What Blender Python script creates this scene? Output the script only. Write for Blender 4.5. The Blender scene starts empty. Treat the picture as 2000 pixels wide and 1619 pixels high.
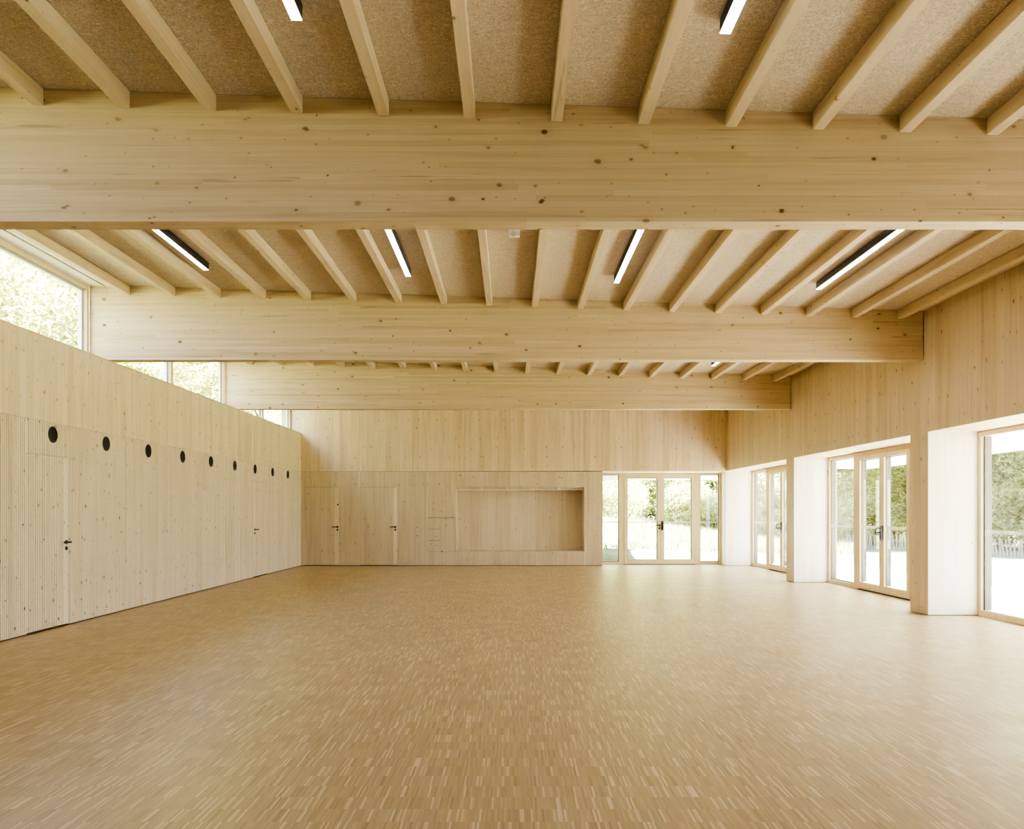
import bpy, bmesh, math, random
from mathutils import Vector, Matrix
random.seed(7)
C = bpy.context.scene
COL = C.collection

# ------------------------------------------------------------------ dimensions (metres)
F = 1620.0; CX = 998.0; CY = 1001.0           # camera calibration in pixels of a 2000x1619 frame
H = 1.415                                     # eye height
XL, XR = -5.58, 5.73                          # left wall face, right pier face
XW = -5.85                                    # clerestory glazing inner face
XG = 6.42                                     # right glazing inner face
YB = 22.04; YG = 22.60                        # back wall face, back glazing face
YR = -1.2                                     # wall behind the camera
ZP = 2.505                                    # top of grooved panelling
ZH = 2.525                                    # underside of header over the openings
ZL = 3.53                                     # top of left wall / underside of big beams
BEAMS = [6.032, 11.502, 16.956]; BT = 0.175
def zc(x): return 4.392 - 0.0313 * x          # ceiling height
RD = 0.125; RW = 0.082                        # rafter depth, width
RAFT = [-0.30 - 0.6275 * k for k in range(8, -1, -1)] + [0.332 + 0.633 * k for k in range(9)]

# ------------------------------------------------------------------ node helpers
class NT:
    def __init__(s, name):
        s.m = bpy.data.materials.new(name); s.m.use_nodes = True
        s.t = s.m.node_tree; s.t.nodes.clear()
        s.out = s.t.nodes.new('ShaderNodeOutputMaterial')
    def n(s, typ, **kw):
        nd = s.t.nodes.new(typ)
        for k, v in kw.items(): setattr(nd, k, v)
        return nd
    def l(s, a, b): s.t.links.new(a, b)
    def setin(s, nd, key, v):
        if isinstance(v, bpy.types.NodeSocket): s.l(v, nd.inputs[key])
        elif v is not None: nd.inputs[key].default_value = v
    def math(s, op, a, b=None, c=None, clamp=False):
        nd = s.n('ShaderNodeMath', operation=op); nd.use_clamp = clamp
        for i, v in enumerate((a, b, c)): s.setin(nd, i, v)
        return nd.outputs[0]
    def vmath(s, op, a, b=None):
        nd = s.n('ShaderNodeVectorMath', operation=op)
        s.setin(nd, 0, a); s.setin(nd, 1, b)
        return nd.outputs[0]
    def pos(s): return s.n('ShaderNodeNewGeometry').outputs['Position']
    def sep(s, v):
        nd = s.n('ShaderNodeSeparateXYZ'); s.l(v, nd.inputs[0]); return nd.outputs
    def comb(s, x, y, z):
        nd = s.n('ShaderNodeCombineXYZ')
        for i, v in enumerate((x, y, z)): s.setin(nd, i, v)
        return nd.outputs[0]
    def noise(s, vec, scale=1, detail=3, rough=.5, dist=0):
        nd = s.n('ShaderNodeTexNoise'); s.l(vec, nd.inputs['Vector'])
        nd.inputs['Scale'].default_value = scale; nd.inputs['Detail'].default_value = detail
        nd.inputs['Roughness'].default_value = rough; nd.inputs['Distortion'].default_value = dist
        return nd.outputs['Fac']
    def mix(s, fac, a, b, blend='MIX'):
        nd = s.n('ShaderNodeMix', data_type='RGBA', blend_type=blend)
        s.setin(nd, 0, fac)
        s.setin(nd, 6, a if isinstance(a, bpy.types.NodeSocket) else (*a, 1) if len(a) == 3 else a)
        s.setin(nd, 7, b if isinstance(b, bpy.types.NodeSocket) else (*b, 1) if len(b) == 3 else b)
        return nd.outputs[2]
    def rng(s, v, a, b, c=0., d=1., smooth=False):
        nd = s.n('ShaderNodeMapRange'); s.l(v, nd.inputs[0])
        if smooth: nd.interpolation_type = 'SMOOTHSTEP'
        for i, x in enumerate((a, b, c, d)): s.setin(nd, i + 1, x)
        return nd.outputs[0]
    def bsdf(s, col, rough=.6, spec=.3, bump=None, bstr=.2, bdist=.01, **kw):
        b = s.n('ShaderNodeBsdfPrincipled')
        s.setin(b, 'Base Color', col if isinstance(col, bpy.types.NodeSocket) else (*col, 1))
        s.setin(b, 'Roughness', rough); s.setin(b, 'Specular IOR Level', spec)
        for k, v in kw.items(): s.setin(b, k, v)
        if bump is not None:
            bp = s.n('ShaderNodeBump'); bp.inputs['Strength'].default_value = bstr
            bp.inputs['Distance'].default_value = bdist
            s.l(bump, bp.inputs['Height']); s.l(bp.outputs[0], b.inputs['Normal'])
        s.l(b.outputs[0], s.out.inputs[0]); return s.m

def desat(c, k):
    l = .3 * c[0] + .59 * c[1] + .11 * c[2]
    r = [v + (l - v) * k for v in c]
    return (r[0] * 1.01, r[1] * .997, r[2])
def plain(name, col, rough=.5, spec=.4, **kw):
    t = NT(name)
    v = t.noise(t.pos(), 14, 3)
    c = t.mix(t.rng(v, .3, .7, 0, 1), tuple(x * .93 for x in col), tuple(min(1, x * 1.05) for x in col))
    return t.bsdf(c, rough, spec, **kw)

def wood(name, grain, board_axis, bw, mid, dark, light, knots=1.0, kscale=4.0, kr=.013, tone=.5, seam=.25, kdark=(.22, .12, .055), blen=40.0, streak=.45):
    """spruce: streaks along 'grain', boards of width bw stacked along board_axis, brown knots"""
    mid, dark, light = desat(mid, .26), desat(dark, .26), desat(light, .26)
    t = NT(name); P = t.pos(); s = t.sep(P)
    gi, bi = 'XYZ'.index(grain), 'XYZ'.index(board_axis)
    fb = t.math('DIVIDE', s[bi], bw); ib = t.math('FLOOR', fb)
    wn = t.n('ShaderNodeTexWhiteNoise', noise_dimensions='1D'); t.l(ib, wn.inputs['W'])
    off = t.math('MULTIPLY', wn.outputs[0], 7.31)
    # second white noise: board end joints along the grain
    jl = t.math('FLOOR', t.math('ADD', t.math('DIVIDE', s[gi], blen), off))
    wn2 = t.n('ShaderNodeTexWhiteNoise', noise_dimensions='2D'); t.l(t.comb(ib, jl, 0.), wn2.inputs['Vector'])
    btone = wn2.outputs[0]
    o3 = t.comb(t.math('MULTIPLY', btone, 9.), off, t.math('MULTIPLY', btone, 4.))
    def scaled(across, along):
        v = [across] * 3; v[gi] = along
        return t.vmath('ADD', t.vmath('MULTIPLY', P, tuple(v)), o3)
    n1 = t.noise(scaled(11, .55), 1, 4, .55, .6)
    n2 = t.noise(scaled(75, 1.3), 1, 3, .6)
    n3 = t.noise(scaled(1.3, .5), 1, 2)
    f = t.math('ADD', t.math('MULTIPLY', n1, .5), t.math('MULTIPLY', n2, .3))
    f = t.math('ADD', f, t.math('MULTIPLY', n3, .2))
    f = t.math('ADD', f, t.math('MULTIPLY', t.math('SUBTRACT', btone, .5), tone * .35))
    f = t.rng(f, .32, .68)
    col = t.mix(t.rng(f, 0, .5), dark, mid); col = t.mix(t.rng(f, .5, 1), col, light)
    # dark resin streaks
    st = t.rng(t.noise(scaled(26, .8), 1, 3, .6, .4), .64, .74, 0, streak)
    col = t.mix(st, col, tuple(x * .62 for x in dark))
    # seams between the boards
    fr = t.math('FRACT', fb); e = t.math('MINIMUM', fr, t.math('SUBTRACT', 1., fr))
    es = t.rng(t.math('MULTIPLY', e, bw), .0006, .0022, seam, 0)
    col = t.mix(es, col, tuple(x * .45 for x in dark))
    # knots
    o1, o2 = [i for i in range(3) if i != gi]
    if bi == o2: o1, o2 = o2, o1
    u = t.math('ADD', s[gi], t.math('MULTIPLY', n3, .12))
    v = t.math('ADD', t.math('ADD', s[o1], t.math('MULTIPLY', s[o2], .87)), t.math('MULTIPLY', n1, .03))
    vo = t.n('ShaderNodeTexVoronoi', voronoi_dimensions='2D')
    t.l(t.comb(t.math('MULTIPLY', u, kscale * .72), t.math('MULTIPLY', v, kscale), 0.), vo.inputs['Vector']); vo.inputs['Scale'].default_value = 1
    cs = t.sep(vo.outputs['Color'])
    rr = t.math('ADD', t.math('MULTIPLY', t.math('POWER', cs[0], 2.5), kr * kscale), kr * .28 * kscale)
    q = t.math('DIVIDE', vo.outputs['Distance'], rr)
    on = t.math('GREATER_THAN', cs[1], .12)
    k = t.math('MULTIPLY', t.rng(q, .6, 1.1, 1, 0), t.rng(cs[2], .0, .8, .3, .95))
    k = t.math('MULTIPLY', t.math('MULTIPLY', k, on), knots, clamp=True)
    halo = t.math('MULTIPLY', t.math('MULTIPLY', t.rng(q, .9, 3.0, .35, 0), on), knots)
    col = t.mix(halo, col, dark); col = t.mix(k, col, kdark)
    if knots > .5:
        v2 = t.n('ShaderNodeTexVoronoi', voronoi_dimensions='2D')
        t.l(t.comb(t.math('MULTIPLY', u, kscale * 1.5), t.math('MULTIPLY', v, kscale * 2.4), 5.), v2.inputs['Vector']); v2.inputs['Scale'].default_value = 1
        c2 = t.sep(v2.outputs['Color'])
        q2 = t.math('DIVIDE', v2.outputs['Distance'], t.math('ADD', t.math('MULTIPLY', c2[0], kr * kscale * .8), kr * kscale * .3))
        k2 = t.math('MULTIPLY', t.rng(q2, .5, 1.2, .75, 0), t.math('LESS_THAN', c2[1], .3))
        col = t.mix(k2, col, tuple(x * .55 + y * .45 for x, y in zip(kdark, dark)))
    return t.bsdf(col, .55, .25, bump=n2, bstr=.06, bdist=.004)

MID, DRK, LGT = (.66, .49, .275), (.50, .345, .17), (.76, .60, .37)
M = {}
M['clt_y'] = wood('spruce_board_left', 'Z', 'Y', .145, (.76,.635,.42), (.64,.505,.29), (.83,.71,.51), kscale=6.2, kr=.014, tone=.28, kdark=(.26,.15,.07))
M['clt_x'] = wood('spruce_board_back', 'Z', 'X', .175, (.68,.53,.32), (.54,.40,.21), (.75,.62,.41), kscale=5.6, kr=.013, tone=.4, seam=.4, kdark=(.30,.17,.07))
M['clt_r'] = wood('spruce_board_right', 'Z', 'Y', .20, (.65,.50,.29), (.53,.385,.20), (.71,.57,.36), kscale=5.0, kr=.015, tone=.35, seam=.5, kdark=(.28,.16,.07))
M['jamb_lit'] = wood('spruce_jamb_lit', 'Z', 'X', .17, (.86,.82,.74), (.77,.71,.60), (.89,.87,.81), kscale=3.6, kr=.011, tone=.3, kdark=(.32,.20,.10))  # spruce whitened, bright window light painted into the colour
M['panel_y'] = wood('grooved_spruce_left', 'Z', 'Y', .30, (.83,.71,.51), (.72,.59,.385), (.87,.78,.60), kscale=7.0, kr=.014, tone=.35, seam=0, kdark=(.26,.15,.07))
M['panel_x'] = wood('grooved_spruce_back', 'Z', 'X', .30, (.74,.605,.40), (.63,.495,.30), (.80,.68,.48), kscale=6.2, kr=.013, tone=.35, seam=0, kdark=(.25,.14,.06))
M['niche'] = wood('niche_spruce', 'Z', 'X', .22, (.68,.55,.37), (.58,.45,.27), (.75,.63,.45), kscale=5.2, kr=.012, tone=.35, seam=.2, kdark=(.34,.20,.09))
M['glulam'] = wood('glulam_spruce', 'X', 'Z', .04, (.58,.445,.235), (.48,.35,.165), (.64,.51,.29), streak=.8, kscale=4.0, kr=.017, tone=.45, seam=.12, kdark=(.13,.075,.035), blen=3.4)
M['rafter'] = wood('rafter_spruce', 'Y', 'Y', 7.0, (.67,.53,.32), (.55,.41,.22), (.74,.61,.40), kscale=3.4, kr=.013, tone=.2, streak=.6, seam=0, kdark=(.22,.13,.07), blen=50)
M['frame'] = wood('larch_frame', 'Z', 'Z', 9.0, (.70,.555,.30), (.62,.475,.235), (.76,.62,.365), knots=0, tone=0, seam=0)
M['sill'] = wood('sill_board', 'Y', 'X', .6, (.66,.52,.30), (.54,.41,.22), (.74,.60,.38), knots=.4, tone=0, seam=0)
M['pale'] = plain('pale_board', (.80, .74, .66), .7, .2)
M['black'] = plain('black_metal', (.011, .010, .011), .38, .5)
M['alu'] = plain('white_aluminium', (.78, .82, .86), .35, .5)
M['dark'] = plain('dark_backing', (.06, .042, .028), .9, .05)
M['white'] = plain('white_plastic', (.93, .93, .93), .4, .4)
M['anthracite'] = plain('anthracite_housing', (.05, .047, .045), .5, .4)
M['render'] = plain('white_render', (.86, .86, .85), .8, .1)
M['marking'] = plain('white_film', (.9, .9, .9), .6, .2)
M['gasket'] = plain('grey_gasket', (.05, .047, .043), .5, .3)
M['fence'] = plain('chestnut_paling', (.16, .145, .13), .8, .1)
M['bark'] = plain('bark', (.16, .125, .09), .9, .05)

def make_parquet():
    t = NT('industrial_parquet'); s = t.sep(t.pos())
    row = t.math('FLOOR', t.math('DIVIDE', s[1], .165))
    wr = t.n('ShaderNodeTexWhiteNoise', noise_dimensions='1D'); t.l(row, wr.inputs['W'])
    u = t.math('DIVIDE', t.math('ADD', s[0], t.math('MULTIPLY', wr.outputs[0], .05)), .0105)
    iu = t.math('FLOOR', u)
    w = t.n('ShaderNodeTexWhiteNoise', noise_dimensions='2D'); t.l(t.comb(iu, row, 0.), w.inputs['Vector'])
    w2 = t.n('ShaderNodeTexWhiteNoise', noise_dimensions='2D')
    t.l(t.comb(t.math('FLOOR', t.math('DIVIDE', u, 14.)), row, 3.), w2.inputs['Vector'])
    rp = t.n('ShaderNodeValToRGB'); t.l(w.outputs[0], rp.inputs[0]); e = rp.color_ramp.elements
    e[0].position = 0; e[0].color = (*desat((.36, .245, .125), .22), 1); e[1].position = 1; e[1].color = (*desat((.74, .61, .43), .22), 1)
    for p, c in ((.10, (.43,.305,.16)), (.45, (.49,.355,.195)), (.80, (.535,.395,.225)), (.89, (.59,.45,.275)), (.94, (.72,.58,.39))):
        q = e.new(p); q.color = (*desat(c, .22), 1)
    col = t.mix(t.math('MULTIPLY', t.math('SUBTRACT', w2.outputs[0], .5), .22, clamp=True), rp.outputs[0], (.78, .60, .38))
    col = t.mix(t.rng(t.noise(t.pos(), .9, 3), .35, .65, 0, .15), col, (.44, .32, .19))
    g = t.noise(t.vmath('MULTIPLY', t.pos(), (160., 9., 1.)), 1, 2)
    col = t.mix(t.rng(g, .35, .65, 0, .16), col, (.34, .22, .10))
    r = t.rng(t.noise(t.pos(), 2.2, 3), .3, .7, .32, .42)
    return t.bsdf(col, r, .6)
M['parquet'] = make_parquet()

def make_ceiling():
    t = NT('wood_wool_board'); P = t.pos()
    n = t.noise(t.vmath('MULTIPLY', P, (55., 22., 40.)), 1, 4, .7, 2.5)
    n2 = t.noise(t.vmath('MULTIPLY', P, (24., 60., 40.)), 1, 3, .7, 2.)
    f = t.math('MAXIMUM', n, n2)
    col = t.mix(t.rng(f, .42, .72), (.40, .33, .25), (.88, .79, .65))
    col = t.mix(t.rng(t.noise(P, 1.2, 3), .3, .7, 0, .2), col, (.50, .42, .30))
    s = t.sep(P)   # butt joints between the boards
    j = t.math('ABSOLUTE', t.math('SUBTRACT', t.math('FRACT', t.math('DIVIDE', t.math('SUBTRACT', s[1], 9.87), 2.73)), .5))
    col = t.mix(t.rng(j, .4985, .4995, 0, .55), col, (.16, .11, .06))
    return t.bsdf(col, .9, .05, bump=f, bstr=.5, bdist=.01)
M['ceiling'] = make_ceiling()

def make_glass():
    t = NT('window_glass')
    lw = t.n('ShaderNodeLayerWeight'); lw.inputs['Blend'].default_value = .5
    fr = t.math('ADD', t.math('MULTIPLY', t.math('POWER', lw.outputs['Facing'], 5.), .9), .045)
    tr = t.n('ShaderNodeBsdfTransparent'); tr.inputs[0].default_value = (.965, .98, .97, 1)
    gl = t.n('ShaderNodeBsdfGlossy'); gl.inputs['Roughness'].default_value = .0
    mx = t.n('ShaderNodeMixShader'); t.l(fr, mx.inputs[0])
    t.l(tr.outputs[0], mx.inputs[1]); t.l(gl.outputs[0], mx.inputs[2]); t.l(mx.outputs[0], t.out.inputs[0])
    return t.m
M['glass'] = make_glass()

def make_emit(name, col, strength):
    t = NT(name); e = t.n('ShaderNodeEmission')
    e.inputs[0].default_value = (*col, 1); e.inputs[1].default_value = strength
    t.l(e.outputs[0], t.out.inputs[0]); return t.m
M['led'] = make_emit('led_diffuser', (1., .93, .80), 6.)

def make_leaf(name, a, b, tr=.45):
    t = NT(name)
    w = t.n('ShaderNodeTexWhiteNoise', noise_dimensions='3D')
    t.l(t.vmath('FLOOR', t.vmath('MULTIPLY', t.pos(), (3., 3., 3.))), w.inputs['Vector'])
    c = t.mix(w.outputs[0], a, b)
    d = t.n('ShaderNodeBsdfDiffuse'); tl = t.n('ShaderNodeBsdfTranslucent')
    t.l(c, d.inputs[0]); t.l(c, tl.inputs[0])
    mx = t.n('ShaderNodeMixShader'); mx.inputs[0].default_value = tr
    t.l(d.outputs[0], mx.inputs[1]); t.l(tl.outputs[0], mx.inputs[2]); t.l(mx.outputs[0], t.out.inputs[0])
    return t.m
M['leaf'] = make_leaf('leaf_green', (.20, .225, .075), (.50, .50, .23))
M['leaf_dark'] = make_leaf('leaf_dark', (.08, .11, .035), (.32, .35, .13))
M['blade'] = make_leaf('grass_blade', (.10, .125, .05), (.32, .34, .21), .35)

def make_ground():
    t = NT('meadow_ground'); P = t.pos()
    n = t.noise(P, 3.5, 5, .65); n2 = t.noise(P, .5, 3)
    c = t.mix(t.rng(n, .35, .65), (.03, .042, .014), (.13, .14, .075))
    c = t.mix(t.rng(n2, .4, .6, 0, .5), c, (.17, .17, .11))
    return t.bsdf(c, .9, .05)
M['ground'] = make_ground()

def make_paving():
    t = NT('pale_concrete'); n = t.noise(t.pos(), 2.5, 5, .6)
    return t.bsdf(t.mix(t.rng(n, .3, .7), (.70, .69, .66), (.82, .81, .78)), .85, .1)
M['paving'] = make_paving()

# ------------------------------------------------------------------ mesh helpers
class MB:
    def __init__(s): s.v = []; s.f = []
    def add(s, vs, fs):
        o = len(s.v); s.v += [tuple(v) for v in vs]; s.f += [tuple(o + i for i in f) for f in fs]; return s
    def box(s, x0, x1, y0, y1, z0, z1):
        vs = [(x, y, z) for x in (x0, x1) for y in (y0, y1) for z in (z0, z1)]
        return s.add(vs, [(0,1,3,2), (4,6,7,5), (0,4,5,1), (2,3,7,6), (0,2,6,4), (1,5,7,3)])
    def hexa(s, p):   # p: 4 bottom (ccw) + 4 top
        return s.add(p, [(3,2,1,0), (4,5,6,7), (0,1,5,4), (1,2,6,5), (2,3,7,6), (3,0,4,7)])
    def cyl(s, a, b, r0, r1=None, n=16, caps=True):
        a, b = Vector(a), Vector(b); r1 = r0 if r1 is None else r1
        d = (b - a).normalized(); u = d.orthogonal().normalized(); w = d.cross(u)
        vs = []
        for p, r in ((a, r0), (b, r1)):
            for i in range(n):
                t = 2 * math.pi * i / n; vs.append(p + (u * math.cos(t) + w * math.sin(t)) * r)
        fs = [(i, (i + 1) % n, n + (i + 1) % n, n + i) for i in range(n)]
        if caps: fs += [tuple(range(n - 1, -1, -1)), tuple(range(n, 2 * n))]
        return s.add(vs, fs)
    def tube(s, pts, r, n=10):
        for i in range(len(pts) - 1):
            s.cyl(pts[i], pts[i + 1], r, r, n)
        return s
    def build(s, name, mat, parent=None, bevel=0, smooth=False, origin=None):
        me = bpy.data.meshes.new(name)
        if origin is None and s.v and parent is None:
            xs, ys, zs = zip(*s.v); origin = ((min(xs) + max(xs)) / 2, (min(ys) + max(ys)) / 2, min(zs))
        if parent is not None: origin = tuple(parent_world(parent))
        ox, oy, oz = origin
        me.from_pydata([(a - ox, b - oy, c - oz) for a, b, c in s.v], [], s.f)
        me.materials.append(M[mat]); me.validate()
        bm = bmesh.new(); bm.from_mesh(me); bmesh.ops.recalc_face_normals(bm, faces=bm.faces)
        bm.to_mesh(me); bm.free()
        if smooth:
            for p in me.polygons: p.use_smooth = True
        o = bpy.data.objects.new(name, me); COL.objects.link(o)
        if parent is not None: o.parent = parent; o['_w'] = origin
        else: o.location = origin; o['_w'] = origin
        if bevel:
            b = o.modifiers.new('bevel', 'BEVEL'); b.width = bevel; b.segments = 2; b.limit_method = 'ANGLE'
        return o
def parent_world(p): return Vector(p['_w'])
def empty(name, loc):
    o = bpy.data.objects.new(name, None); COL.objects.link(o); o.location = loc; o['_w'] = tuple(loc)
    o.empty_display_size = .1; return o
def tag(o, label=None, cat=None, group=None, kind=None):
    for k, v in (('label', label), ('category', cat), ('group', group), ('kind', kind)):
        if v: o[k] = v
    return o

# ------------------------------------------------------------------ room shell
tag(MB().box(XL - .5, XG + .12, YR, YG + .12, -.2, 0).build('floor', 'parquet'),
    'pale industrial parquet floor of narrow oak strips', 'floor', kind='structure')
mb = MB()
x0, x1 = XW - .3, XG + .25
mb.hexa([(x0, YR, zc(x0)), (x1, YR, zc(x1)), (x1, YG + .25, zc(x1)), (x0, YG + .25, zc(x0)),
         (x0, YR, zc(x0) + .35), (x1, YR, zc(x1) + .35), (x1, YG + .25, zc(x1) + .35), (x0, YG + .25, zc(x0) + .35)])
tag(mb.build('ceiling', 'ceiling'), 'sloping ceiling of tan wood wool boards between the rafters', 'ceiling', kind='structure')

# left wall: dark core behind the grooved boards, plain boards above
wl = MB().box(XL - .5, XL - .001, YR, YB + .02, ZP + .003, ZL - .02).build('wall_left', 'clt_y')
tag(wl, 'left wall of plain vertical spruce boards above the grooved panelling', 'wall', kind='structure')
MB().box(XL - .5, XL - .022, YR, YB + .02, .0, ZP + .003).build('backing', 'dark', wl)
sl = MB().box(XL - .55, XL + .004, YR, YB, ZL - .02, ZL).build('trim_1', 'sill', bevel=.002)
tag(sl, 'thin spruce ledge board capping the left wall below the clerestory windows', 'ledge', kind='structure')
# rear wall (behind camera)
tag(MB().box(XL - .5, XG + .2, YR - .3, YR, 0, 4.7).build('wall_rear', 'clt_x'), 'rear wall of spruce boards behind the viewer', 'wall', kind='structure')

# back wall
NX0, NX1, NZ0, NZ1, ND = -1.449, 1.946, .388, 2.095, .65
BX = 2.435
mb = MB()
mb.hexa([(XW - .25, YB, ZP + .003), (XR + .9, YB, ZP + .02), (XR + .9, YG + .25, ZP + .02), (XW - .25, YG + .25, ZP + .003),
         (XW - .25, YB, zc(XW) + .1), (XR + .9, YB, zc(XR + .9) + .1), (XR + .9, YG + .25, zc(XR + .9) + .1), (XW - .25, YG + .25, zc(XW) + .1)])
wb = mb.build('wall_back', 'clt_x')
tag(wb, 'far end wall of plain vertical spruce boards above the grooved panelling', 'wall', kind='structure')
mb = MB()
y0 = YB + .022
mb.box(XL - .27, NX0 - .02, y0, YG + .25, 0, ZP + .003); mb.box(NX1 + .02, BX - .02, y0, YG + .25, 0, ZP + .003)
mb.box(NX0 - .02, NX1 + .02, y0, YG + .25, 0, NZ0 - .02); mb.box(NX0 - .02, NX1 + .02, y0, YG + .25, NZ1 + .02, ZP + .003)
mb.build('backing', 'dark', wb)

# niche lining
mb = MB()
yn = YB - .004
mb.box(NX0 - .02, NX1 + .02, YB + ND, YB + ND + .02, NZ0 - .02, NZ1 + .02)
mb.box(NX0 - .02, NX0, yn, YB + ND, NZ0 - .02, NZ1 + .02); mb.box(NX1, NX1 + .02, yn, YB + ND, NZ0 - .02, NZ1 + .02)
mb.box(NX0, NX1, yn, YB + ND, NZ0 - .02, NZ0); mb.box(NX0, NX1, yn, YB + ND, NZ1, NZ1 + .02)
nk = mb.build('trim_2', 'niche', bevel=.001)
tag(nk, 'rectangular serving niche lined in plain spruce in the back wall', 'niche', kind='structure')

# grooved boards -------------------------------------------------
GP, GW, GD = .037, .0125, .018
def grooved(mb, axis, u0, u1, z0, z1, th=.022, flats=()):
    """board sheet from u0 to u1; vertical grooves at multiples of GP; flats = [(a,b)] left without grooves"""
    pts = [(u0, 0)]
    k = math.floor(u0 / GP)
    while k * GP < u1 + GP:
        a, b = k * GP, k * GP + GW; k += 1
        if a < u0 + .002 or b > u1 - .002: continue
        if any(a < f1 and b > f0 for f0, f1 in flats): continue
        pts += [(a, 0), (a + .0015, GD), (b - .0015, GD), (b, 0)]
    pts.append((u1, 0))
    def P(u, d, z): return (XL - d, u, z) if axis == 'Y' else (u, YB + d, z)
    vs, fs = [], []
    for u, d in pts: vs += [P(u, d, z0), P(u, d, z1)]
    n = len(pts)
    for i in range(n - 1): fs.append((2 * i, 2 * i + 1, 2 * i + 3, 2 * i + 2))
    vs += [P(u0, th, z0), P(u0, th, z1), P(u1, th, z0), P(u1, th, z1)]
    b = 2 * n
    fs += [(0, 1, b + 1, b), (2 * n - 2, 2 * n - 1, b + 3, b + 2), (b, b + 1, b + 3, b + 2)]
    # top and bottom strips
    for i in range(n - 1):
        for zz, o in ((z0, 0), (z1, 1)):
            q = len(vs); vs += [P(pts[i][0], th, zz), P(pts[i + 1][0], th, zz)]
            fs.append((2 * i + o, 2 * i + 2 + o, q + 1, q))
    mb.add(vs, fs)
def build_raw(mb, *a, **k): return mb.build(*a, **k)

ZB = .012; G = .0045
def handle(parent, P, d, n, plate=False, mat='black'):
    """lever handle: P point on the face, d lever direction, n outward normal"""
    P, d, n = Vector(P), Vector(d), Vector(n)
    mb = MB(); mb.cyl(P, P + n * .009, .027, n=20); mb.cyl(P + n * .009, P + n * .055, .0095)
    q = P + n * .055; mb.cyl(q - d * .012, q + d * .135, .0115); mb.cyl(q + d * .135, q + d * .14, .0105, .006)
    h = mb.build('handle', mat, parent); tag(h, 'black lever handle')
    c = P - Vector((0, 0, .078)); mb = MB(); mb.cyl(c, c + n * .009, .025, n=20); mb.cyl(c + n * .009, c + n * .013, .010, n=12)
    mb.build('lock_cylinder', mat, parent)
    return h

doors_left = [(9.555, 10.455, 'far', 'grooved spruce door flush in the left wall, nearest, below first round grille'),
              (17.98, 19.02, 'near', 'flush spruce door near the far end of the left wall')]
flat_left = {}
pn = MB(); cur = YR
for a, b, side, lab in doors_left:
    grooved(pn, 'Y', cur, a - G, ZB, ZP)
    grooved(pn, 'Y', a - G, b + G, 2.10 + G, ZP)
    cur = b + G
grooved(pn, 'Y', cur, YB - .001, ZB, ZP)
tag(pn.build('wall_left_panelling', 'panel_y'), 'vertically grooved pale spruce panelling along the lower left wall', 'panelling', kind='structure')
for i, (a, b, side, lab) in enumerate(doors_left):
    mb = MB(); fl = (b - .10, b) if side == 'far' else (a, a + .10)
    grooved(mb, 'Y', a, b, .022, 2.10, th=.020, flats=[fl])
    d = mb.build('door_%d' % (i + 1), 'panel_y'); tag(d, lab, 'door', kind='structure')
    y = b - .05 if side == 'far' else a + .08
    handle(d, (XL, y, 1.045), (0, -1 if side == 'far' else 1, 0), (1, 0, 0))

def px2x(px): return (px - CX) * YB / F
def py2z(py): return H + (CY - py) * YB / F
dC = (px2x(595.5), px2x(663)); dD = (px2x(702), px2x(776)); zD = py2z(951.5)
hx0, hxm, hx1 = px2x(836), px2x(861), px2x(888.5); hz = [py2z(v) for v in (1077, 1055.5, 1033, 1011)]
pn = MB()
grooved(pn, 'X', XL + .002, dC[0] - G, ZB, ZP); grooved(pn, 'X', dC[0] - G, dC[1] + G, zD + G, ZP)
grooved(pn, 'X', dC[1] + G, dD[0] - G, ZB, ZP); grooved(pn, 'X', dD[0] - G, dD[1] + G, zD + G, ZP)
grooved(pn, 'X', dD[1] + G, hx0 - G, ZB, ZP)
grooved(pn, 'X', hx0 - G, hx1 + G, ZB, hz[0] - G); grooved(pn, 'X', hx0 - G, hx1 + G, hz[3] + G, ZP)
grooved(pn, 'X', hx1 + G, NX0 - .02, ZB, ZP)
grooved(pn, 'X', NX0 - .02, NX1 + .02, ZB, NZ0 - .02); grooved(pn, 'X', NX0 - .02, NX1 + .02, NZ1 + .02, ZP)
grooved(pn, 'X', NX1 + .02, BX, ZB, ZP)
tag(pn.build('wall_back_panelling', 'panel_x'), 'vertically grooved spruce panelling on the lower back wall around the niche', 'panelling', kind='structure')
tag(MB().box(BX - .022, BX, YB + .022, YG + .1, 0, ZP + .003).build('trim_3', 'clt_x'), 'spruce reveal board left of the far glazed doors', 'reveal', kind='structure')
for i, ((a, b), lab) in enumerate(((dC, 'grooved spruce door in the left corner of the back wall'),
                                   (dD, 'grooved spruce door of the back wall, between corner door and niche'))):
    mb = MB(); grooved(mb, 'X', a, b, .018, zD, th=.020, flats=[(b - .10, b)])
    d = mb.build('door_%d' % (i + 3), 'panel_x'); tag(d, lab, 'door', kind='structure')
    handle(d, (b - .055, YB, py2z(1029)), (-1, 0, 0), (0, -1, 0))
    if i == 0:
        c = Vector((b - .045, YB, py2z(985.7))); MB().cyl(c, c + Vector((0, -.008, 0)), .020, n=18).build('peephole', 'black', d)
hl = ['lowest small square hatch', 'middle small square hatch', 'topmost small square hatch']
for k in range(3):
    mb = MB(); grooved(mb, 'X', hx0, hxm - .004, hz[k], hz[k + 1] - .007, th=.020)
    tag(mb.build('wall_hatch', 'panel_x', origin=((hx0 + hxm) / 2, YB, hz[k])), hl[k] + ' in the column left of the niche', 'hatch', 'small hatches beside the niche')
mb = MB(); grooved(mb, 'X', hxm, hx1, hz[0], hz[3] - .007, th=.020)
tag(mb.build('wall_hatch', 'panel_x'), 'tall narrow grooved hatch directly left of the niche', 'hatch')

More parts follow.
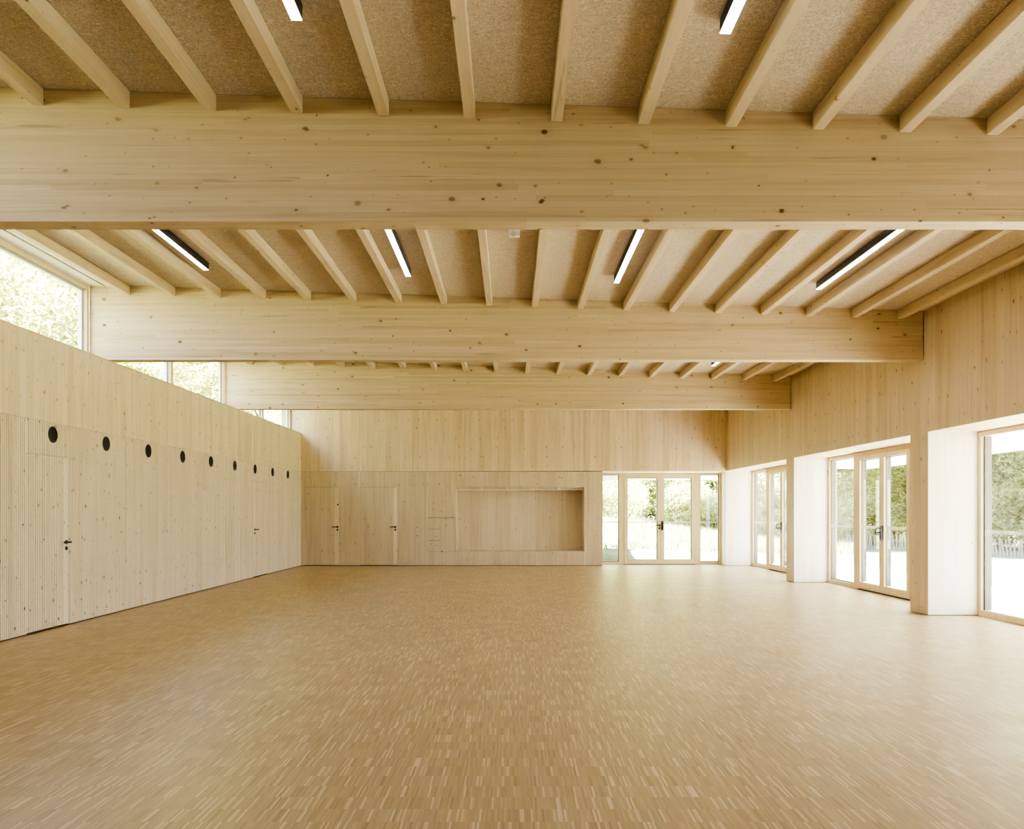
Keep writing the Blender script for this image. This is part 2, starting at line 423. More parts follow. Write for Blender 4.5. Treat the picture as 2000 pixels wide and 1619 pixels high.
# niche rail
rl = MB().box(NX0 + .001, NX1 - .001, YB + .10, YB + .16, NZ1 - .045, NZ1 - .001).build('shutter_rail', 'niche')
tag(rl, 'grey shutter rail under the top of the niche', 'rail')
MB().cyl((NX0 + .02, YB + .06, NZ1 - .075), (NX1 - .02, YB + .06, NZ1 - .075), .009, n=10).build('rod', 'white', rl)
for px in (941, 990, 1040, 1090):
    x = px2x(px); MB().box(x - .008, x + .008, YB + .045, YB + .12, NZ1 - .085, NZ1 - .001).build('bracket', 'white', rl)

# right wall: header band + piers
mb = MB()
mb.hexa([(XR, YR, ZH), (XG + .2, YR, ZH), (XG + .2, YB, ZH), (XR, YB, ZH),
         (XR, YR, zc(XR) + .05), (XG + .2, YR, zc(XG + .2) + .05), (XG + .2, YB, zc(XG + .2) + .05), (XR, YB, zc(XR) + .05)])
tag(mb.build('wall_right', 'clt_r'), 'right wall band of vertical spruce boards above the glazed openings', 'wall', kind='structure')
PIERS = [(.60, 1.06), (6.0, 6.46), (11.40, 11.90), (16.80, 17.26)]
labs = ['boarded pier behind the viewer on the right side', 'boarded pier beside the viewer on the right side',
        'near broad spruce boarded pier between the two closest right glazed openings',
        'spruce boarded pier between the middle and far openings of the right wall']
for i, (a, b) in enumerate(PIERS):
    if i < 1: continue
    o = MB().box(XR, XG + .18, a, b, .008, ZH).build('wall_right_pier', 'clt_r'); tag(o, labs[i], 'pier', kind='structure')
    # reveal linings in whitened spruce, window light put into their colour
    MB().box(XR + .002, XG, a - .003, a, .008, ZH).build('reveal_board', 'jamb_lit', o)
    MB().box(XR + .002, XG, b, b + .003, .008, ZH).build('reveal_board', 'jamb_lit', o)
YC = 22.10
o = MB().box(XR, XG + .12, YC, YG + .3, .006, ZH).build('wall_corner_pier', 'jamb_lit')
tag(o, 'white lit spruce corner pier between far glazed doors and right wall', 'pier', kind='structure')

# ------------------------------------------------------------------ big beams and rafters
ordn = ['first', 'second', 'third', 'fourth', 'fifth', 'sixth', 'seventh', 'eighth', 'ninth']
bl = ['nearest big glulam beam spanning the whole width of the picture',
      'middle big glulam beam ending at the near right wall',
      'farthest big glulam beam in front of the back wall']
for i, y in enumerate(BEAMS):
    a, b = XW + .004, XR - .012
    mb = MB().hexa([(a, y, ZL + .001), (b, y, ZL + .001), (b, y + BT, ZL + .001), (a, y + BT, ZL + .001),
                    (a, y, zc(a)), (b, y, zc(b)), (b, y + BT, zc(b)), (a, y + BT, zc(a))])
    tag(mb.build('glulam_beam', 'glulam', bevel=.004), bl[i], 'beam', 'big glulam beams across the hall')

def add_rafter(x, y0, y1):
    a, b = x - RW / 2, x + RW / 2; zb0, zb1 = zc(a) - RD, zc(b) - RD; y1 -= .004
    return MB().hexa([(a, y0, zb0), (b, y0, zb1), (b, y1, zb1), (a, y1, zb0),
                      (a, y0, zc(a) - .004), (b, y0, zc(b) - .004), (b, y1, zc(b) - .004), (a, y1, zc(a) - .004)]).build('roof_rafter', 'rafter', bevel=.0025)
bays = [(YR, BEAMS[0], 'before the nearest big beam', 'rafters before the nearest beam'),
        (BEAMS[0] + BT, BEAMS[1], 'between nearest and middle big beams', 'rafters between nearest and middle beams'),
        (BEAMS[1] + BT, BEAMS[2], 'between middle and farthest big beams', 'rafters between middle and farthest beams')]
for bi, (y0, y1, where, grp) in enumerate(bays):
    xs = RAFT[3:15] if bi == 0 else RAFT
    n = len(xs)
    for k, x in enumerate(xs):
        if k < n / 2: lab = 'planed spruce rafter %s, %s from the left' % (where, ordn[k])
        else: lab = 'planed spruce rafter %s, %s from the right' % (where, ordn[n - 1 - k])
        tag(add_rafter(x, y0, y1), lab, 'rafter', grp)

for k, x in enumerate(RAFT[:3] + RAFT[15:]):
    side = 'left' if k < 3 else 'right'; nn = (3 - k) if k < 3 else (k - 2)
    tag(add_rafter(x, YR, BEAMS[0]), 'planed spruce rafter before the nearest big beam, %s one outside the %s picture edge' % (ordn[nn - 1], side),
        'rafter', 'rafters before the nearest beam')

# pale board and slot beside the clerestory
for (y0, y1, w) in ((BEAMS[0] + BT, BEAMS[1], 4), (BEAMS[1] + BT, BEAMS[2], 5)):
    a, b, c = XW, -5.635, -5.60
    mb = MB()
    for (p, q) in ((a, b), (c, -5.37)):
        mb.hexa([(p, y0 + .002, zc(p) - .02), (q, y0 + .002, zc(q) - .02), (q, y1 - .002, zc(q) - .02), (p, y1 - .002, zc(p) - .02),
                 (p, y0 + .002, zc(p) - .0005), (q, y0 + .002, zc(q) - .0005), (q, y1 - .002, zc(q) - .0005), (p, y1 - .002, zc(p) - .0005)])
    t = mb.build('trim_%d' % w, 'pale')
    tag(t, 'pale ceiling board along the clerestory, %s bay' % ('near' if w == 4 else 'far'), 'board', kind='structure')
    MB().hexa([(b, y0, zc(b) - .004), (c, y0, zc(c) - .004), (c, y1, zc(c) - .004), (b, y1, zc(b) - .004),
               (b, y0, zc(b)), (c, y0, zc(c)), (c, y1, zc(c)), (b, y1, zc(b))]).build('shadow_slot', 'dark', t)

# ------------------------------------------------------------------ clerestory windows
def clerestory(y0, y1, num, lab):
    z0, z1 = ZL, zc(XW) - .02; ym = (y0 + y1) / 2; fw = .055; a, b = XW - .09, XW
    mb = MB()
    mb.box(a, b, y0, y1, z1 - fw, z1); mb.box(a, b, y0, y0 + fw, z0, z1 - fw); mb.box(a, b, y1 - fw, y1, z0, z1 - fw)
    mb.box(a, b, y0 + fw, y1 - fw, z0, z0 + .03)
    mb.box(a, b, ym - .05, ym + .05, z0 + .03, z1 - fw)
    w = mb.build('window_%d' % num, 'frame', bevel=.003); tag(w, lab, 'window', kind='structure')
    for (p, q) in ((y0 + fw, ym - .05), (ym + .05, y1 - fw)):
        MB().box(a + .03, a + .036, p, q, z0 + .03, z1 - fw).build('pane', 'glass', w)
        m2 = MB(); e = .028; c, d = a - .02, a + .028
        m2.box(c, d, p, p + e, z0 + .03, z1 - fw); m2.box(c, d, q - e, q, z0 + .03, z1 - fw)
        m2.box(c, d, p + e, q - e, z1 - fw - e, z1 - fw); m2.box(c, d, p + e, q - e, z0 + .03, z0 + .03 + e)
        m2.build('sash', 'alu', w)
clerestory(YR + 1.6, BEAMS[0], 1, 'clerestory window beside the viewer above the left wall')
clerestory(BEAMS[0] + BT, BEAMS[1], 2, 'largest clerestory window in view, before the middle big beam')
clerestory(BEAMS[1] + BT, BEAMS[2], 3, 'clerestory window with mullion between middle and farthest big beams')
clerestory(BEAMS[2] + BT, YB - .02, 4, 'small far clerestory window beyond the farthest big beam')
# window opener (black arm) on the ledge
yo = 5.70 * F / (CX - 512)
ac = empty('window_opener', (XW + .06, yo, ZL)); tag(ac, 'small black window opener standing on the ledge of the far clerestory', 'opener')
MB().box(XW + .02, XW + .10, yo - .09, yo + .09, ZL, ZL + .045).build('motor', 'black', ac, bevel=.004)
MB().cyl((XW + .06, yo, ZL + .045), (XW + .02, yo - .24, ZL + .30), .011).cyl((XW + .06, yo + .03, ZL + .045), (XW + .03, yo + .10, ZL + .14), .008).build('arm', 'black', ac)

# ------------------------------------------------------------------ glazed units
def unit(axis, plane, s0, s1, frame_num, lab, posts, leaves, zt, thick=.075, name='window_%d', wall_lab='', side_glass=None):
    """axis 'Y': unit lies along Y at x=plane facing -X.  axis 'X': along X at y=plane facing -Y."""
    def B(mb, u0, u1, d0, d1, z0, z1):
        return mb.box(plane + d0, plane + d1, u0, u1, z0, z1) if axis == 'Y' else mb.box(u0, u1, plane + d0, plane + d1, z0, z1)
    def P(u, d, z): return (plane + d, u, z) if axis == 'Y' else (u, plane + d, z)
    nrm = (-1, 0, 0) if axis == 'Y' else (0, -1, 0)
    fw = .055; zb = .03
    mb = MB()
    B(mb, s0, s1, 0, thick, zt - fw, zt)
    B(mb, s0, s0 + fw, 0, thick, 0, zt - fw); B(mb, s1 - fw, s1, 0, thick, 0, zt - fw)
    for (a, b) in posts: B(mb, a, b, 0, thick, 0, zt - fw)
    sides = side_glass
    for (a, b) in sides: B(mb, a, b, 0, thick, 0, .075)
    fr = mb.build(name % frame_num, 'frame', bevel=.003); tag(fr, lab, 'window frame', kind='structure')
    mbt = MB(); B(mbt, posts[0][0] + .005 if axis == 'Y' else posts[0][0], posts[-1][1], .004, thick, 0, .012); mbt.build('threshold', 'dark', fr)
    def marking(parent, a, b):
        m = MB(); n = int((b - a) / .042); u = a + ((b - a) - n * .042) / 2
        for i in range(n): B(m, u + i * .042 + .009, u + i * .042 + .031, .034, .0355, 1.125, 1.178)
        tag(m.build('safety_marking', 'marking', parent), 'row of short white dashes on the glass')
    for (a, b) in sides:
        e = .014
        g = MB(); B(g, a, b, .036, .044, .075, zt - fw); p = g.build('side_pane', 'glass', fr); marking(p, a, b)
        g = MB(); B(g, a, a + e, .046, .13, .075, zt - fw); B(g, b - e, b, .046, .13, .075, zt - fw)
        B(g, a + e, b - e, .046, .13, zt - fw - e, zt - fw); B(g, a + e, b - e, .046, .13, .075, .075 + e)
        g.build('glazing_gasket', 'gasket', fr)
    for (a, b, num, llab, lock, kind) in leaves:
        st = .088; z0, z1 = .018, zt - fw - .004; dd = -.012
        m = MB(); a2, b2 = a + .002, b - .002
        B(m, a2, a2 + st, dd, .055, z0, z1); B(m, b2 - st, b2, dd, .055, z0, z1)
        B(m, a2 + st, b2 - st, dd, .055, z0, z0 + .125); B(m, a2 + st, b2 - st, dd, .055, z1 - .085, z1)
        lf = m.build('door_%d' % num, 'frame', bevel=.004); tag(lf, llab, 'glazed door', kind='structure')
        g = MB(); B(g, a2 + st, b2 - st, .022, .030, z0 + .125, z1 - .085); p = g.build('pane', 'glass', lf)
        m3 = MB(); n = int((b2 - a2 - 2 * st) / .042); u = a2 + st + .005
        for i in range(n): B(m3, u + i * .042 + .009, u + i * .042 + .031, .020, .0215, 1.125, 1.178)
        tag(m3.build('safety_marking', 'marking', p), 'row of short white dashes on the glass')
        g = MB(); e = .012
        B(g, a2 + st, a2 + st + e, .031, .11, z0 + .125, z1 - .085); B(g, b2 - st - e, b2 - st, .031, .11, z0 + .125, z1 - .085)
        B(g, a2 + st + e, b2 - st - e, .031, .050, z1 - .085 - e, z1 - .085); g.build('glazing_gasket', 'gasket', lf)
        u = b2 - .038 if lock == 'hi' else a2 + .036
        sg = -1 if lock == 'hi' else 1
        zz = 1.065
        if kind == 'lever':
            handle(lf, P(u, dd, zz), (0, sg, 0) if axis == 'Y' else (sg, 0, 0), nrm)
        else:
            m = MB(); B(m, u - .022, u + .022, dd - .034, dd, zz - .13, zz + .12)
            pl = m.build('lock_plate', 'black', lf, bevel=.004); tag(pl, 'black vertical panic lock plate')
            q = [P(u + sg * -.0, dd - .03, zz + .06)]
            pts = [P(u, dd - .03, zz + .075), P(u, dd - .085, zz + .085), P(u, dd - .115, zz + .06), P(u, dd - .122, zz + .01), P(u, dd - .11, zz - .03), P(u, dd - .03, zz - .035)]
            MB().tube(pts, .011).build('pull_loop', 'black', lf)
    return fr

# back unit (along X)
def bx(px): return (px - CX) * YG / F
unit('X', YG, BX, XR - .002, 5, 'pale timber frame with narrow side panes around the far double doors',
     [(bx(1209), bx(1219)), (bx(1357.5), bx(1368))],
     [(bx(1219), bx(1290.5), 5, 'left glazed leaf with lever handle of the far double doors', 'hi', 'lever'),
      (bx(1290.5), bx(1357.5), 6, 'right glazed leaf with black lock plate of the far double doors', 'lo', 'plate')],
     2.505, side_glass=[(BX + .055, bx(1209)), (bx(1368), XR - .057)])
# right units (along Y)
def runit(s0, s1, fn, lab, d0, where):
    c = (s0 + s1) / 2
    unit('Y', XG, s0, s1, fn, lab, [(c - 1.19, c - .99), (c + .99, c + 1.19)],
         [(c, c + .99, d0, 'far leaf with lever of the glazed double doors %s' % where, 'lo', 'lever'),
          (c - .99, c, d0 + 1, 'near leaf with lock plate of the glazed double doors %s' % where, 'hi', 'plate')],
         2.515, side_glass=[(s0 + .055, c - 1.19), (c + 1.19, s1 - .055)])
runit(17.265, YC - .002, 6, 'timber window frame in the farthest opening of the right wall', 7, 'in the farthest opening of right wall')
runit(11.905, 16.795, 7, 'timber window frame in the middle opening of the right wall', 9, 'in the middle opening of right wall')
# nearest opening: only its far fixed pane is in view
def fixed(s0, s1, num, lab):
    x = XG; m = MB(); zt = 2.515; fw = .06; c = (s0 + s1) / 2
    m.box(x, x + .075, s0, s1, zt - fw, zt); m.box(x, x + .075, s0, s1, 0, .085)
    for a in ((s0, c - 1.19, c, c + 1.14, s1 - fw) if num == 8 else (s0, s1 - fw)): m.box(x, x + .075, a, a + fw, .085, zt - fw)
    w = m.build('window_%d' % num, 'frame', bevel=.003); tag(w, lab, 'window', kind='structure')
    for (a, b) in (((s0 + fw, c - 1.19), (c - 1.13, c), (c + .06, c + 1.14), (c + 1.20, s1 - fw)) if num == 8 else ((s0 + fw, s1 - fw),)):
        p = MB().box(x + .036, x + .044, a, b, .085, zt - fw).build('pane', 'glass', w)
        mk = MB(); n = int((b - a) / .042)
        for i in range(n): mk.box(x + .034, x + .0355, a + i * .042 + .009, a + i * .042 + .031, 1.125, 1.178)
        mk.build('safety_marking', 'marking', p)
        g = MB(); g.box(x + .046, x + .14, a, a + .02, .085, zt - fw); g.box(x + .046, x + .14, b - .02, b, .085, zt - fw)
        g.build('glazing_gasket', 'gasket', w)
fixed(6.465, 11.395, 8, 'tall timber framed pane at the right edge of the picture')
fixed(3.2, 5.995, 9, 'glazed opening beside the viewer on the right')
tag(MB().box(XR, XG + .18, YR, 3.195, 0, ZH).build('wall_right_blocker', 'clt_r'), 'unseen wall added on the right to cut light on the foreground', 'wall', kind='structure')  # out of view, added to block side light from the foreground floor
# door sensor above the far opening of the right wall
ps = XG * F / (1497 - CX)
se = empty('door_sensor', (XG - .03, ps, 2.44)); tag(se, 'small white sensor over the farthest opening of the right wall', 'sensor')
MB().box(XG - .06, XG - .001, ps - .10, ps + .10, 2.42, 2.49).build('housing', 'white', se, bevel=.008)
MB().cyl((XG - .06, ps, 2.445), (XG - .085, ps, 2.43), .028, .018).build('lens', 'white', se, smooth=True)

# ------------------------------------------------------------------ round wall grilles
gl = ['nearest', 'second nearest', 'third', 'fourth', 'fifth (middle)', 'sixth', 'seventh', 'second farthest', 'farthest']
def make_grille():
    y, z = 0, 0
    e = empty('round_grille', (XL, 0, 2.363))
    o = Vector((XL, 0, 2.363))
    ring = MB(); n = 40; r0, r1 = .086, .100
    vs = []; 
    for i in range(n):
        t = 2 * math.pi * i / n; c, s_ = math.cos(t), math.sin(t)
        for (r, d) in ((r1, .001), (r1, .006), (r0, .008), (r0, .001)): vs.append((XL + d, r * c, 2.363 + r * s_))
    fs = []
    for i in range(n):
        j = (i + 1) % n
        for k in range(4): fs.append((4 * i + k, 4 * i + (k + 1) % 4, 4 * j + (k + 1) % 4, 4 * j + k))
    ring.add(vs, fs); ring.build('rim', 'black', e)
    m = MB(); m.cyl(o + Vector((.001, 0, 0)), o + Vector((.0035, 0, 0)), .087, n=36); m.build('mesh_plate', 'black', e)
    m = MB()
    for a in range(-8, 9):
        for b in range(-8, 9):
            py, pz = (a + (.5 if b % 2 else 0)) * .0105, b * .0092
            if py * py + pz * pz < .080 ** 2:
                m.cyl((XL + .0035, py, 2.363 + pz), (XL + .0055, py, 2.363 + pz), .0033, n=6)
    m.build('perforation', 'anthracite', e)
    return e
g0 = make_grille()
for k in range(9):
    if k == 0: e = g0
    else:
        e = g0.copy(); COL.objects.link(e)
        for ch in list(g0.children):
            c = ch.copy(); c.parent = e; COL.objects.link(c)
    e.location.y = 10.10 + 1.33 * k
    w = 'black round grille high on the left wall, %s of the row' % gl[k].replace(' (middle)', '')
    if k == 4: w = 'black round grille high on the left wall, exactly middle of the row'
    if 2 <= k <= 3: w = 'black round grille high on the left wall, %s from the viewer' % gl[k]
    if 5 <= k <= 6: w = 'black round grille high on the left wall, %s from the far corner' % ('fourth' if k == 5 else 'third')
    tag(e, w, 'grille', 'round grilles along the left wall')

# ------------------------------------------------------------------ strip lights
LL = 2.85
def make_strip():
    e = empty('strip_light', (0, 0, 0))
    MB().box(-.032, .032, 0, LL, -.086, 0).build('housing', 'anthracite', e, bevel=.002)
    MB().box(-.0325, .0325, .002, LL - .001, -.093, -.086).build('diffuser', 'led', e)
    return e
s0 = make_strip()
spots = [(-1.27, 4.93, 'strip light at the top edge of the picture, left one'), (1.275, 4.93, 'strip light at the top edge of the picture, right one'),
         (-3.775, 10.28, 'ceiling strip light behind the nearest beam, leftmost of four'), (-1.27, 10.28, 'ceiling strip light behind the nearest beam, second from left'),
         (1.31, 10.28, 'ceiling strip light behind the nearest beam, third from left'), (3.815, 10.28, 'ceiling strip light behind the nearest beam, rightmost of four'),
         (3.815, 15.65, 'far ceiling strip light just peeping below the middle beam')]
for k, (x, y, lab) in enumerate(spots):
    if k == 0: e = s0
    else:
        e = s0.copy(); COL.objects.link(e)
        for ch in list(s0.children):
            c = ch.copy(); c.parent = e; COL.objects.link(c)
    e.location = (x, y - LL, zc(x) - .001); e.rotation_euler = (0, math.atan(.0313), 0)
    tag(e, lab, 'ceiling light', 'linear lights between the rafters')

# motion detector on ceiling
dx, dy = .035, 8.72
de = empty('ceiling_detector', (dx, dy, zc(dx))); tag(de, 'small white box detector on the ceiling behind the nearest beam', 'detector')
zt = zc(dx) - .002
MB().box(dx - .062, dx + .062, dy - .05, dy + .05, zt - .02, zt).build('base', 'white', de, bevel=.004)
MB().hexa([(dx - .058, dy - .03, zt - .075), (dx + .058, dy - .03, zt - .075), (dx + .058, dy + .03, zt - .075), (dx - .058, dy + .03, zt - .075),
           (dx - .058, dy - .047, zt - .02), (dx + .058, dy - .047, zt - .02), (dx + .058, dy + .047, zt - .02), (dx - .058, dy + .047, zt - .02)]).build('cover', 'white', de, bevel=.004)
MB().box(dx - .016, dx + .012, dy - .043, dy + .02, zt - .079, zt - .03).build('lens', 'pale', de, bevel=.003)

# ------------------------------------------------------------------ outside
def gz(x, y):
    z = -.03
    if y > 24.5: z += (min(y, 60) - 24.5) * .075 * max(0, min(1, (13 - x) / 9))
    if x > 9.6: z += .0
    if x < -8: z += (-8 - x) * .10
    return z + .05 * math.sin(x * .7) * math.sin(y * .5) * min(1, max(0, max(y - 26, x - 12, -x - 9)) / 4)
gv, gf = [], []
xs = [-70 + 2. * i for i in range(76)]; ys = [-30 + 2. * i for i in range(76)]
mb = MB()
for y in ys:
    for x in xs: gv.append((x, y, gz(x, y) if not (-6.3 < x < 6.9 and -2 < y < 23.2) else -.25))
for j in range(75):
    for i in range(75):
        a = j * 76 + i; gf.append((a, a + 1, a + 77, a + 76))
mb.add(gv, gf)
g = mb.build('ground', 'ground', smooth=True, origin=(0, 0, 0)); tag(g, 'bright sunlit meadow rising behind the hall', 'ground', kind='structure')
tag(MB().box(XG + .12, 9.3, YR - 6, 27.0, -.25, -.012).box(BX - 3, XG + .12, YG + .12, 26.4, -.25, -.012).build('terrace', 'paving'),
    'white pale concrete terrace around the glazed sides', 'terrace', kind='structure')
tag(MB().box(XG + .2, 9.9, YR - 3, YG + .3, 2.62, 2.90).box(BX - 4, XG + .2, YG + .25, 26.8, 2.62, 2.90).box(BX - 4, XG + .2, 26.6, 26.8, 2.46, 2.62).build('canopy', 'render'),
    'white flat canopy over the terrace seen through the panes', 'canopy', kind='structure')

# trees
def foliage(seed, R, zc0, zs, n, ls, mat):
    rnd = random.Random(seed); mb = MB()
    cl = []
    for _ in range(60):
        while True:
            v = Vector((rnd.uniform(-1, 1), rnd.uniform(-1, 1), rnd.uniform(-1, 1)))
            if .25 < v.length < 1: break
        cl.append((Vector((v.x * R, v.y * R, zc0 + v.z * zs)), rnd.uniform(.22, .42) * R))
    for _ in range(n):
        c, r = rnd.choice(cl)
        d = Vector((rnd.gauss(0, 1), rnd.gauss(0, 1), rnd.gauss(0, 1))).normalized() * r * (rnd.random() ** .4)
        d.z *= .7; p = c + d
        u = Vector((rnd.gauss(0, 1), rnd.gauss(0, 1), rnd.gauss(0, .6))).normalized(); w = u.orthogonal().normalized()
        w = Matrix.Rotation(rnd.uniform(0, 6.28), 3, u) @ w; s = ls * rnd.uniform(.6, 1.3)
        mb.add([p - u * s, p + w * s * .45, p + u * s, p - w * s * .45], [(0, 1, 2, 3)])
    return mb
def tree_proto(name, seed, R, h, n, ls, mat):
    rnd = random.Random(seed + 5); e = empty(name, (0, 0, 0))
    foliage(seed, R, h * .52, h * .50, n, ls, mat).build('foliage', mat, e)
    t = MB(); p = Vector((0, 0, -.3)); top = Vector((rnd.uniform(-.4, .4), rnd.uniform(-.4, .4), h * .75))
    mid = (p + top) / 2 + Vector((rnd.uniform(-.3, .3), rnd.uniform(-.3, .3), 0))
    r = h * .022; t.cyl(p, mid, r * 1.3, r, 10, False); t.cyl(mid, top, r, r * .4, 10)
    for k in range(7):
        q = mid.lerp(top, k / 8); a = rnd.uniform(0, 6.28)
        t.cyl(q, q + Vector((math.cos(a) * R * .6, math.sin(a) * R * .6, rnd.uniform(.5, 1.6))), r * .5, r * .15, 7)
    t.build('trunk', 'bark', e, smooth=True)
    return e
def copy_tree(e):
    c = e.copy(); COL.objects.link(c)
    for ch in list(e.children):
        d = ch.copy(); d.parent = c; COL.objects.link(d)
    return c
T1 = tree_proto('deciduous_tree', 3, 4.2, 11, 52000, .105, 'leaf')
T2 = tree_proto('deciduous_tree', 9, 3.9, 9, 45000, .105, 'leaf_dark')
T3 = tree_proto('garden_shrub', 15, 2.6, 3.4, 15000, .10, 'leaf')
used = set()
def place(proto, x, y, s, lab, cat, grp, dz=0.):
    e = proto if proto.name not in used else copy_tree(proto)
    used.add(proto.name)
    e.location = (x, y, gz(x, y) + dz); e.scale = (s, s, s); e.rotation_euler = (0, 0, random.uniform(0, 6.28))
    tag(e, lab, cat, grp)
# trees left of the hall, above the clerestory
for k, (x, y, s, lab) in enumerate([
    (-14.5, 16, 1.0, 'tree in the clerestory at the left picture edge'),
    (-14.0, 23.5, 1.02, 'tree filling the middle of the largest clerestory window'),
    (-17, 30, 1.1, 'tree behind the right end of the largest clerestory window'),
    (-13.5, 33, .9, 'bright tree behind the left pane of the mullioned clerestory window'),
    (-16.5, 41, 1.05, 'bright tree behind the right pane of the mullioned clerestory window'),
    (-19, 49, 1.0, 'tree behind the left pane of the far small clerestory window'),
    (-22, 60, 1.2, 'tree behind the right pane of the far small clerestory window')]):
    place(T1 if k % 2 == 0 else T2 if k == 5 else T1, x, y, s, lab, 'tree', 'trees along the left side')
# trees behind the meadow at the back
for k, (x, y, s, lab) in enumerate([
    (3.2, 50, .95, 'dark tree behind the left side pane of the far doors'),
    (7.2, 47, .85, 'bushy tree behind the left leaf of the far doors'),
    (10.4, 49, 1.0, 'tree behind the right leaf of the far doors'),
    (13.5, 46, .95, 'tree behind the right side pane of the far doors'),
    (18.0, 45, 1.0, 'tree behind the farthest opening of the right wall'),
    (19.5, 36, .95, 'shaded tree behind the fence, left in the middle right opening'),
    (22.5, 33.5, 1.0, 'shaded tree behind the fence, right in the middle right opening'),
    (25.0, 29.0, 1.05, 'tree behind the fence, left in the pane at the right edge'),
    (22.5, 47.0, 1.05, 'tree far behind the fence, in the gap of the middle right opening'),
    (28.5, 26.5, 1.0, 'tree behind the fence, at the right picture edge')]):
    place((T2, T1)[k % 2], x, y, s, lab, 'tree', 'trees around the meadow')
for k, (x, y, s, lab) in enumerate([
    (5.2, 40.5, .6, 'low shrub at the meadow edge behind the far left side pane'),
    (8.8, 40, .65, 'low shrub at the meadow edge behind the left far leaf'),
    (11.6, 39.5, .6, 'low shrub at the meadow edge behind the right far leaf'),
    (20.5, 33, .8, 'tall shrub under the trees in the middle right opening'),
    (6.6, 46.5, 1.1, 'round bush under the trees behind the left far leaf'),
    (10.2, 45.0, 1.1, 'round bush under the trees behind the right far leaf'),
    (13.2, 42.0, 1.0, 'round bush under the trees behind the far right side pane'),
    (18.3, 40.0, 1.2, 'wide bush far behind the paling fence in the middle right opening'),
    (15.2, 36.5, .62, 'leafy shrub behind the left end of the paling fence'),
    (17.9, 33.2, .65, 'second leafy shrub from the left end of the paling fence'),
    (20.3, 28.8, .7, 'third leafy shrub behind the paling fence'),
    (22.3, 25.5, .75, 'leafy shrub behind the right end of the paling fence'),
    (24.0, 29.5, .9, 'shrub behind the paling fence in the pane at the right edge')]):
    place(T3, x, y, s, lab, 'shrub', 'shrubs at the meadow edge')

# chestnut paling fence
A, B_ = Vector((13.6, 33.4, 0)), Vector((18.6, 25.0, 0)); L = (B_ - A).length; dv = (B_ - A).normalized()
fe = empty('paling_fence', (A.x, A.y, gz(A.x, A.y))); tag(fe, 'low weathered paling fence with leaning pickets on the meadow', 'fence')
rnd = random.Random(4); n = 84
for i in range(n):
    p = A + dv * (L * i / (n - 1)); z = gz(p.x, p.y); h = rnd.uniform(.54, .66); ln = dv * rnd.uniform(-.10, .05); w = .03
    sd = dv * w; th = Vector((-dv.y, dv.x, 0)) * .012; b = Vector((p.x, p.y, z)); t = b + ln + Vector((0, 0, h))
    MB().hexa([b - sd - th, b + sd - th, b + sd + th, b - sd + th, t - sd * .7 - th, t + sd * .7 - th, t + sd * .7 + th, t - sd * .7 + th]).build('picket', 'fence', fe)
for h in (.16, .44):
    MB().tube([Vector((p.x, p.y, gz(p.x, p.y) + h)) for p in [A + dv * L * k / 12 for k in range(13)]], .006, 6).build('wire', 'gasket', fe)

# meadow grass tufts
rnd = random.Random(11); m = MB()
for _ in range(26000):
    y = rnd.uniform(27.5, 44); x = rnd.uniform(.09 * y, .42 * y); z = gz(x, y); h = rnd.uniform(.12, .42); a = rnd.uniform(0, 6.28)
    c, s_ = math.cos(a) * .018, math.sin(a) * .018; lx, ly = rnd.uniform(-.15, .15), rnd.uniform(-.15, .15)
    m.add([(x - c, y - s_, z - .02), (x + c, y + s_, z - .02), (x + lx, y + ly, z + h)], [(0, 1, 2)])
tag(m.build('meadow_grass', 'blade', origin=(0, 0, 0)), 'tall pale meadow grass beyond the far glazed doors', 'grass', kind='stuff')

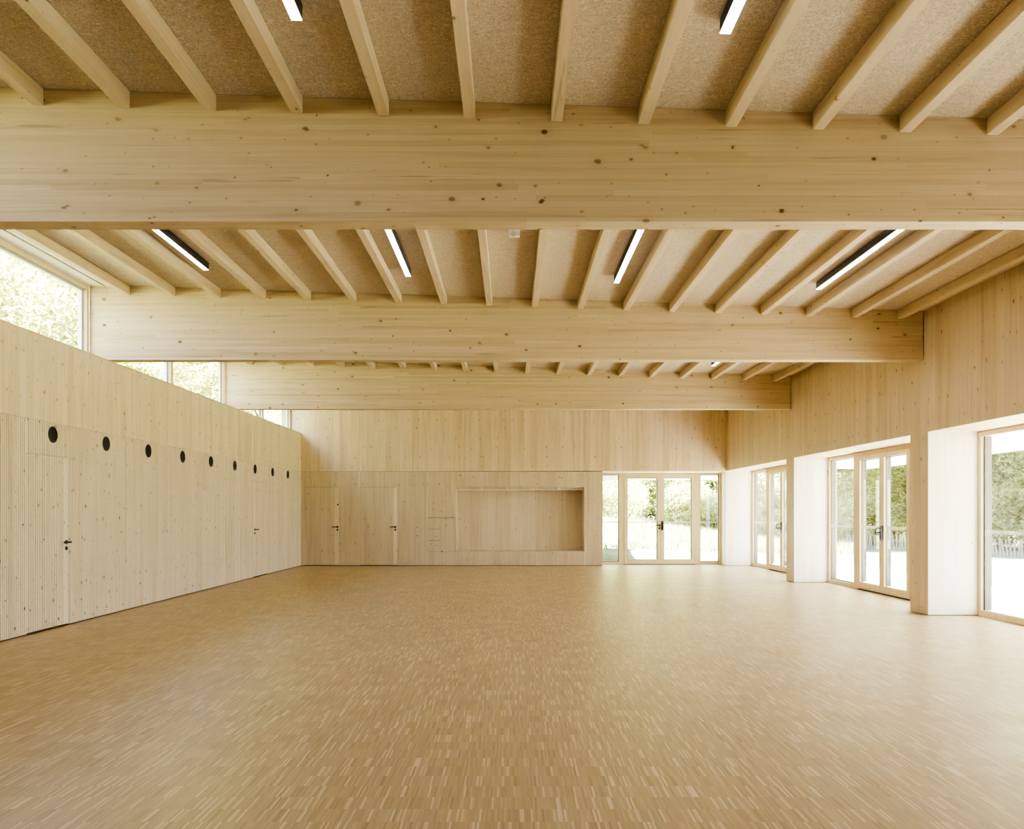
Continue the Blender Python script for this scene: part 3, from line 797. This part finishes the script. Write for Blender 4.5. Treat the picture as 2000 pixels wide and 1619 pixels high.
# ------------------------------------------------------------------ light
w = bpy.data.worlds.new('sky'); C.world = w; w.use_nodes = True; nt = w.node_tree; nt.nodes.clear()
out = nt.nodes.new('ShaderNodeOutputWorld'); bg = nt.nodes.new('ShaderNodeBackground'); bg.inputs[1].default_value = 11
tc = nt.nodes.new('ShaderNodeTexCoord'); sp = nt.nodes.new('ShaderNodeSeparateXYZ'); rp = nt.nodes.new('ShaderNodeValToRGB')
nt.links.new(tc.outputs['Generated'], sp.inputs[0]); nt.links.new(sp.outputs[2], rp.inputs[0])
rp.color_ramp.elements[0].color = (.92, .95, 1, 1); rp.color_ramp.elements[1].color = (.42, .62, 1, 1)
nt.links.new(rp.outputs[0], bg.inputs[0]); nt.links.new(bg.outputs[0], out.inputs[0])
sn = bpy.data.lights.new('sun', 'SUN'); sn.energy = 300; sn.angle = .02; sn.color = (1, .96, .88)
so = bpy.data.objects.new('sun', sn); COL.objects.link(so)
so.rotation_euler = Vector((1.1, -.30, 1.0)).to_track_quat('Z', 'Y').to_euler()
def area(name, loc, size, rot, e, col):
    l = bpy.data.lights.new(name, 'AREA'); l.shape = 'RECTANGLE'; l.size, l.size_y = size; l.energy = e; l.color = col
    o = bpy.data.objects.new(name, l); COL.objects.link(o); o.location = loc; o.rotation_euler = rot; return o
# added soft fill lamp, the rear wall has no opening
area('rear_fill', (0, YR + .05, 2.0), (10, 3.4), (math.radians(90), 0, 0), 10, (1, .95, .86))
def portal(loc, size, rot):
    o = area('sky_portal', loc, size, rot, 1, (1, 1, 1)); o.data.cycles.is_portal = True
R90 = math.radians(90)
portal((XG + .16, 11.0, 1.3), (2.5, 22.4), (0, R90, 0))
portal(((BX + XR) / 2, YG + .2, 1.3), (3.3, 2.5), (-R90, 0, 0))
portal((XW - .2, 11.0, 4.05), (1.1, 22.), (0, -R90, 0))

# ------------------------------------------------------------------ camera
cam = bpy.data.cameras.new('camera'); co = bpy.data.objects.new('camera', cam); COL.objects.link(co); C.camera = co
co.location = (0, 0, H); co.rotation_euler = (R90, 0, 0)
cam.sensor_width = 36; cam.sensor_fit = 'HORIZONTAL'; cam.lens = 36 * F / 2000
cam.shift_x = (1000 - CX) / 2000; cam.shift_y = (CY - 809.5) / 2000; cam.clip_start = .05; cam.clip_end = 400
for o in list(bpy.data.objects):
    if '_w' in o: del o['_w']
C.view_settings.view_transform = 'AgX'; C.view_settings.look = 'AgX - High Contrast'; C.view_settings.exposure = .42
cy = C.cycles
cy.use_adaptive_sampling = True; cy.adaptive_threshold = .03; cy.use_denoising = True
cy.max_bounces = 10; cy.diffuse_bounces = 6; cy.glossy_bounces = 3; cy.transparent_max_bounces = 12
cy.caustics_reflective = False; cy.caustics_refractive = False; cy.sample_clamp_indirect = 12
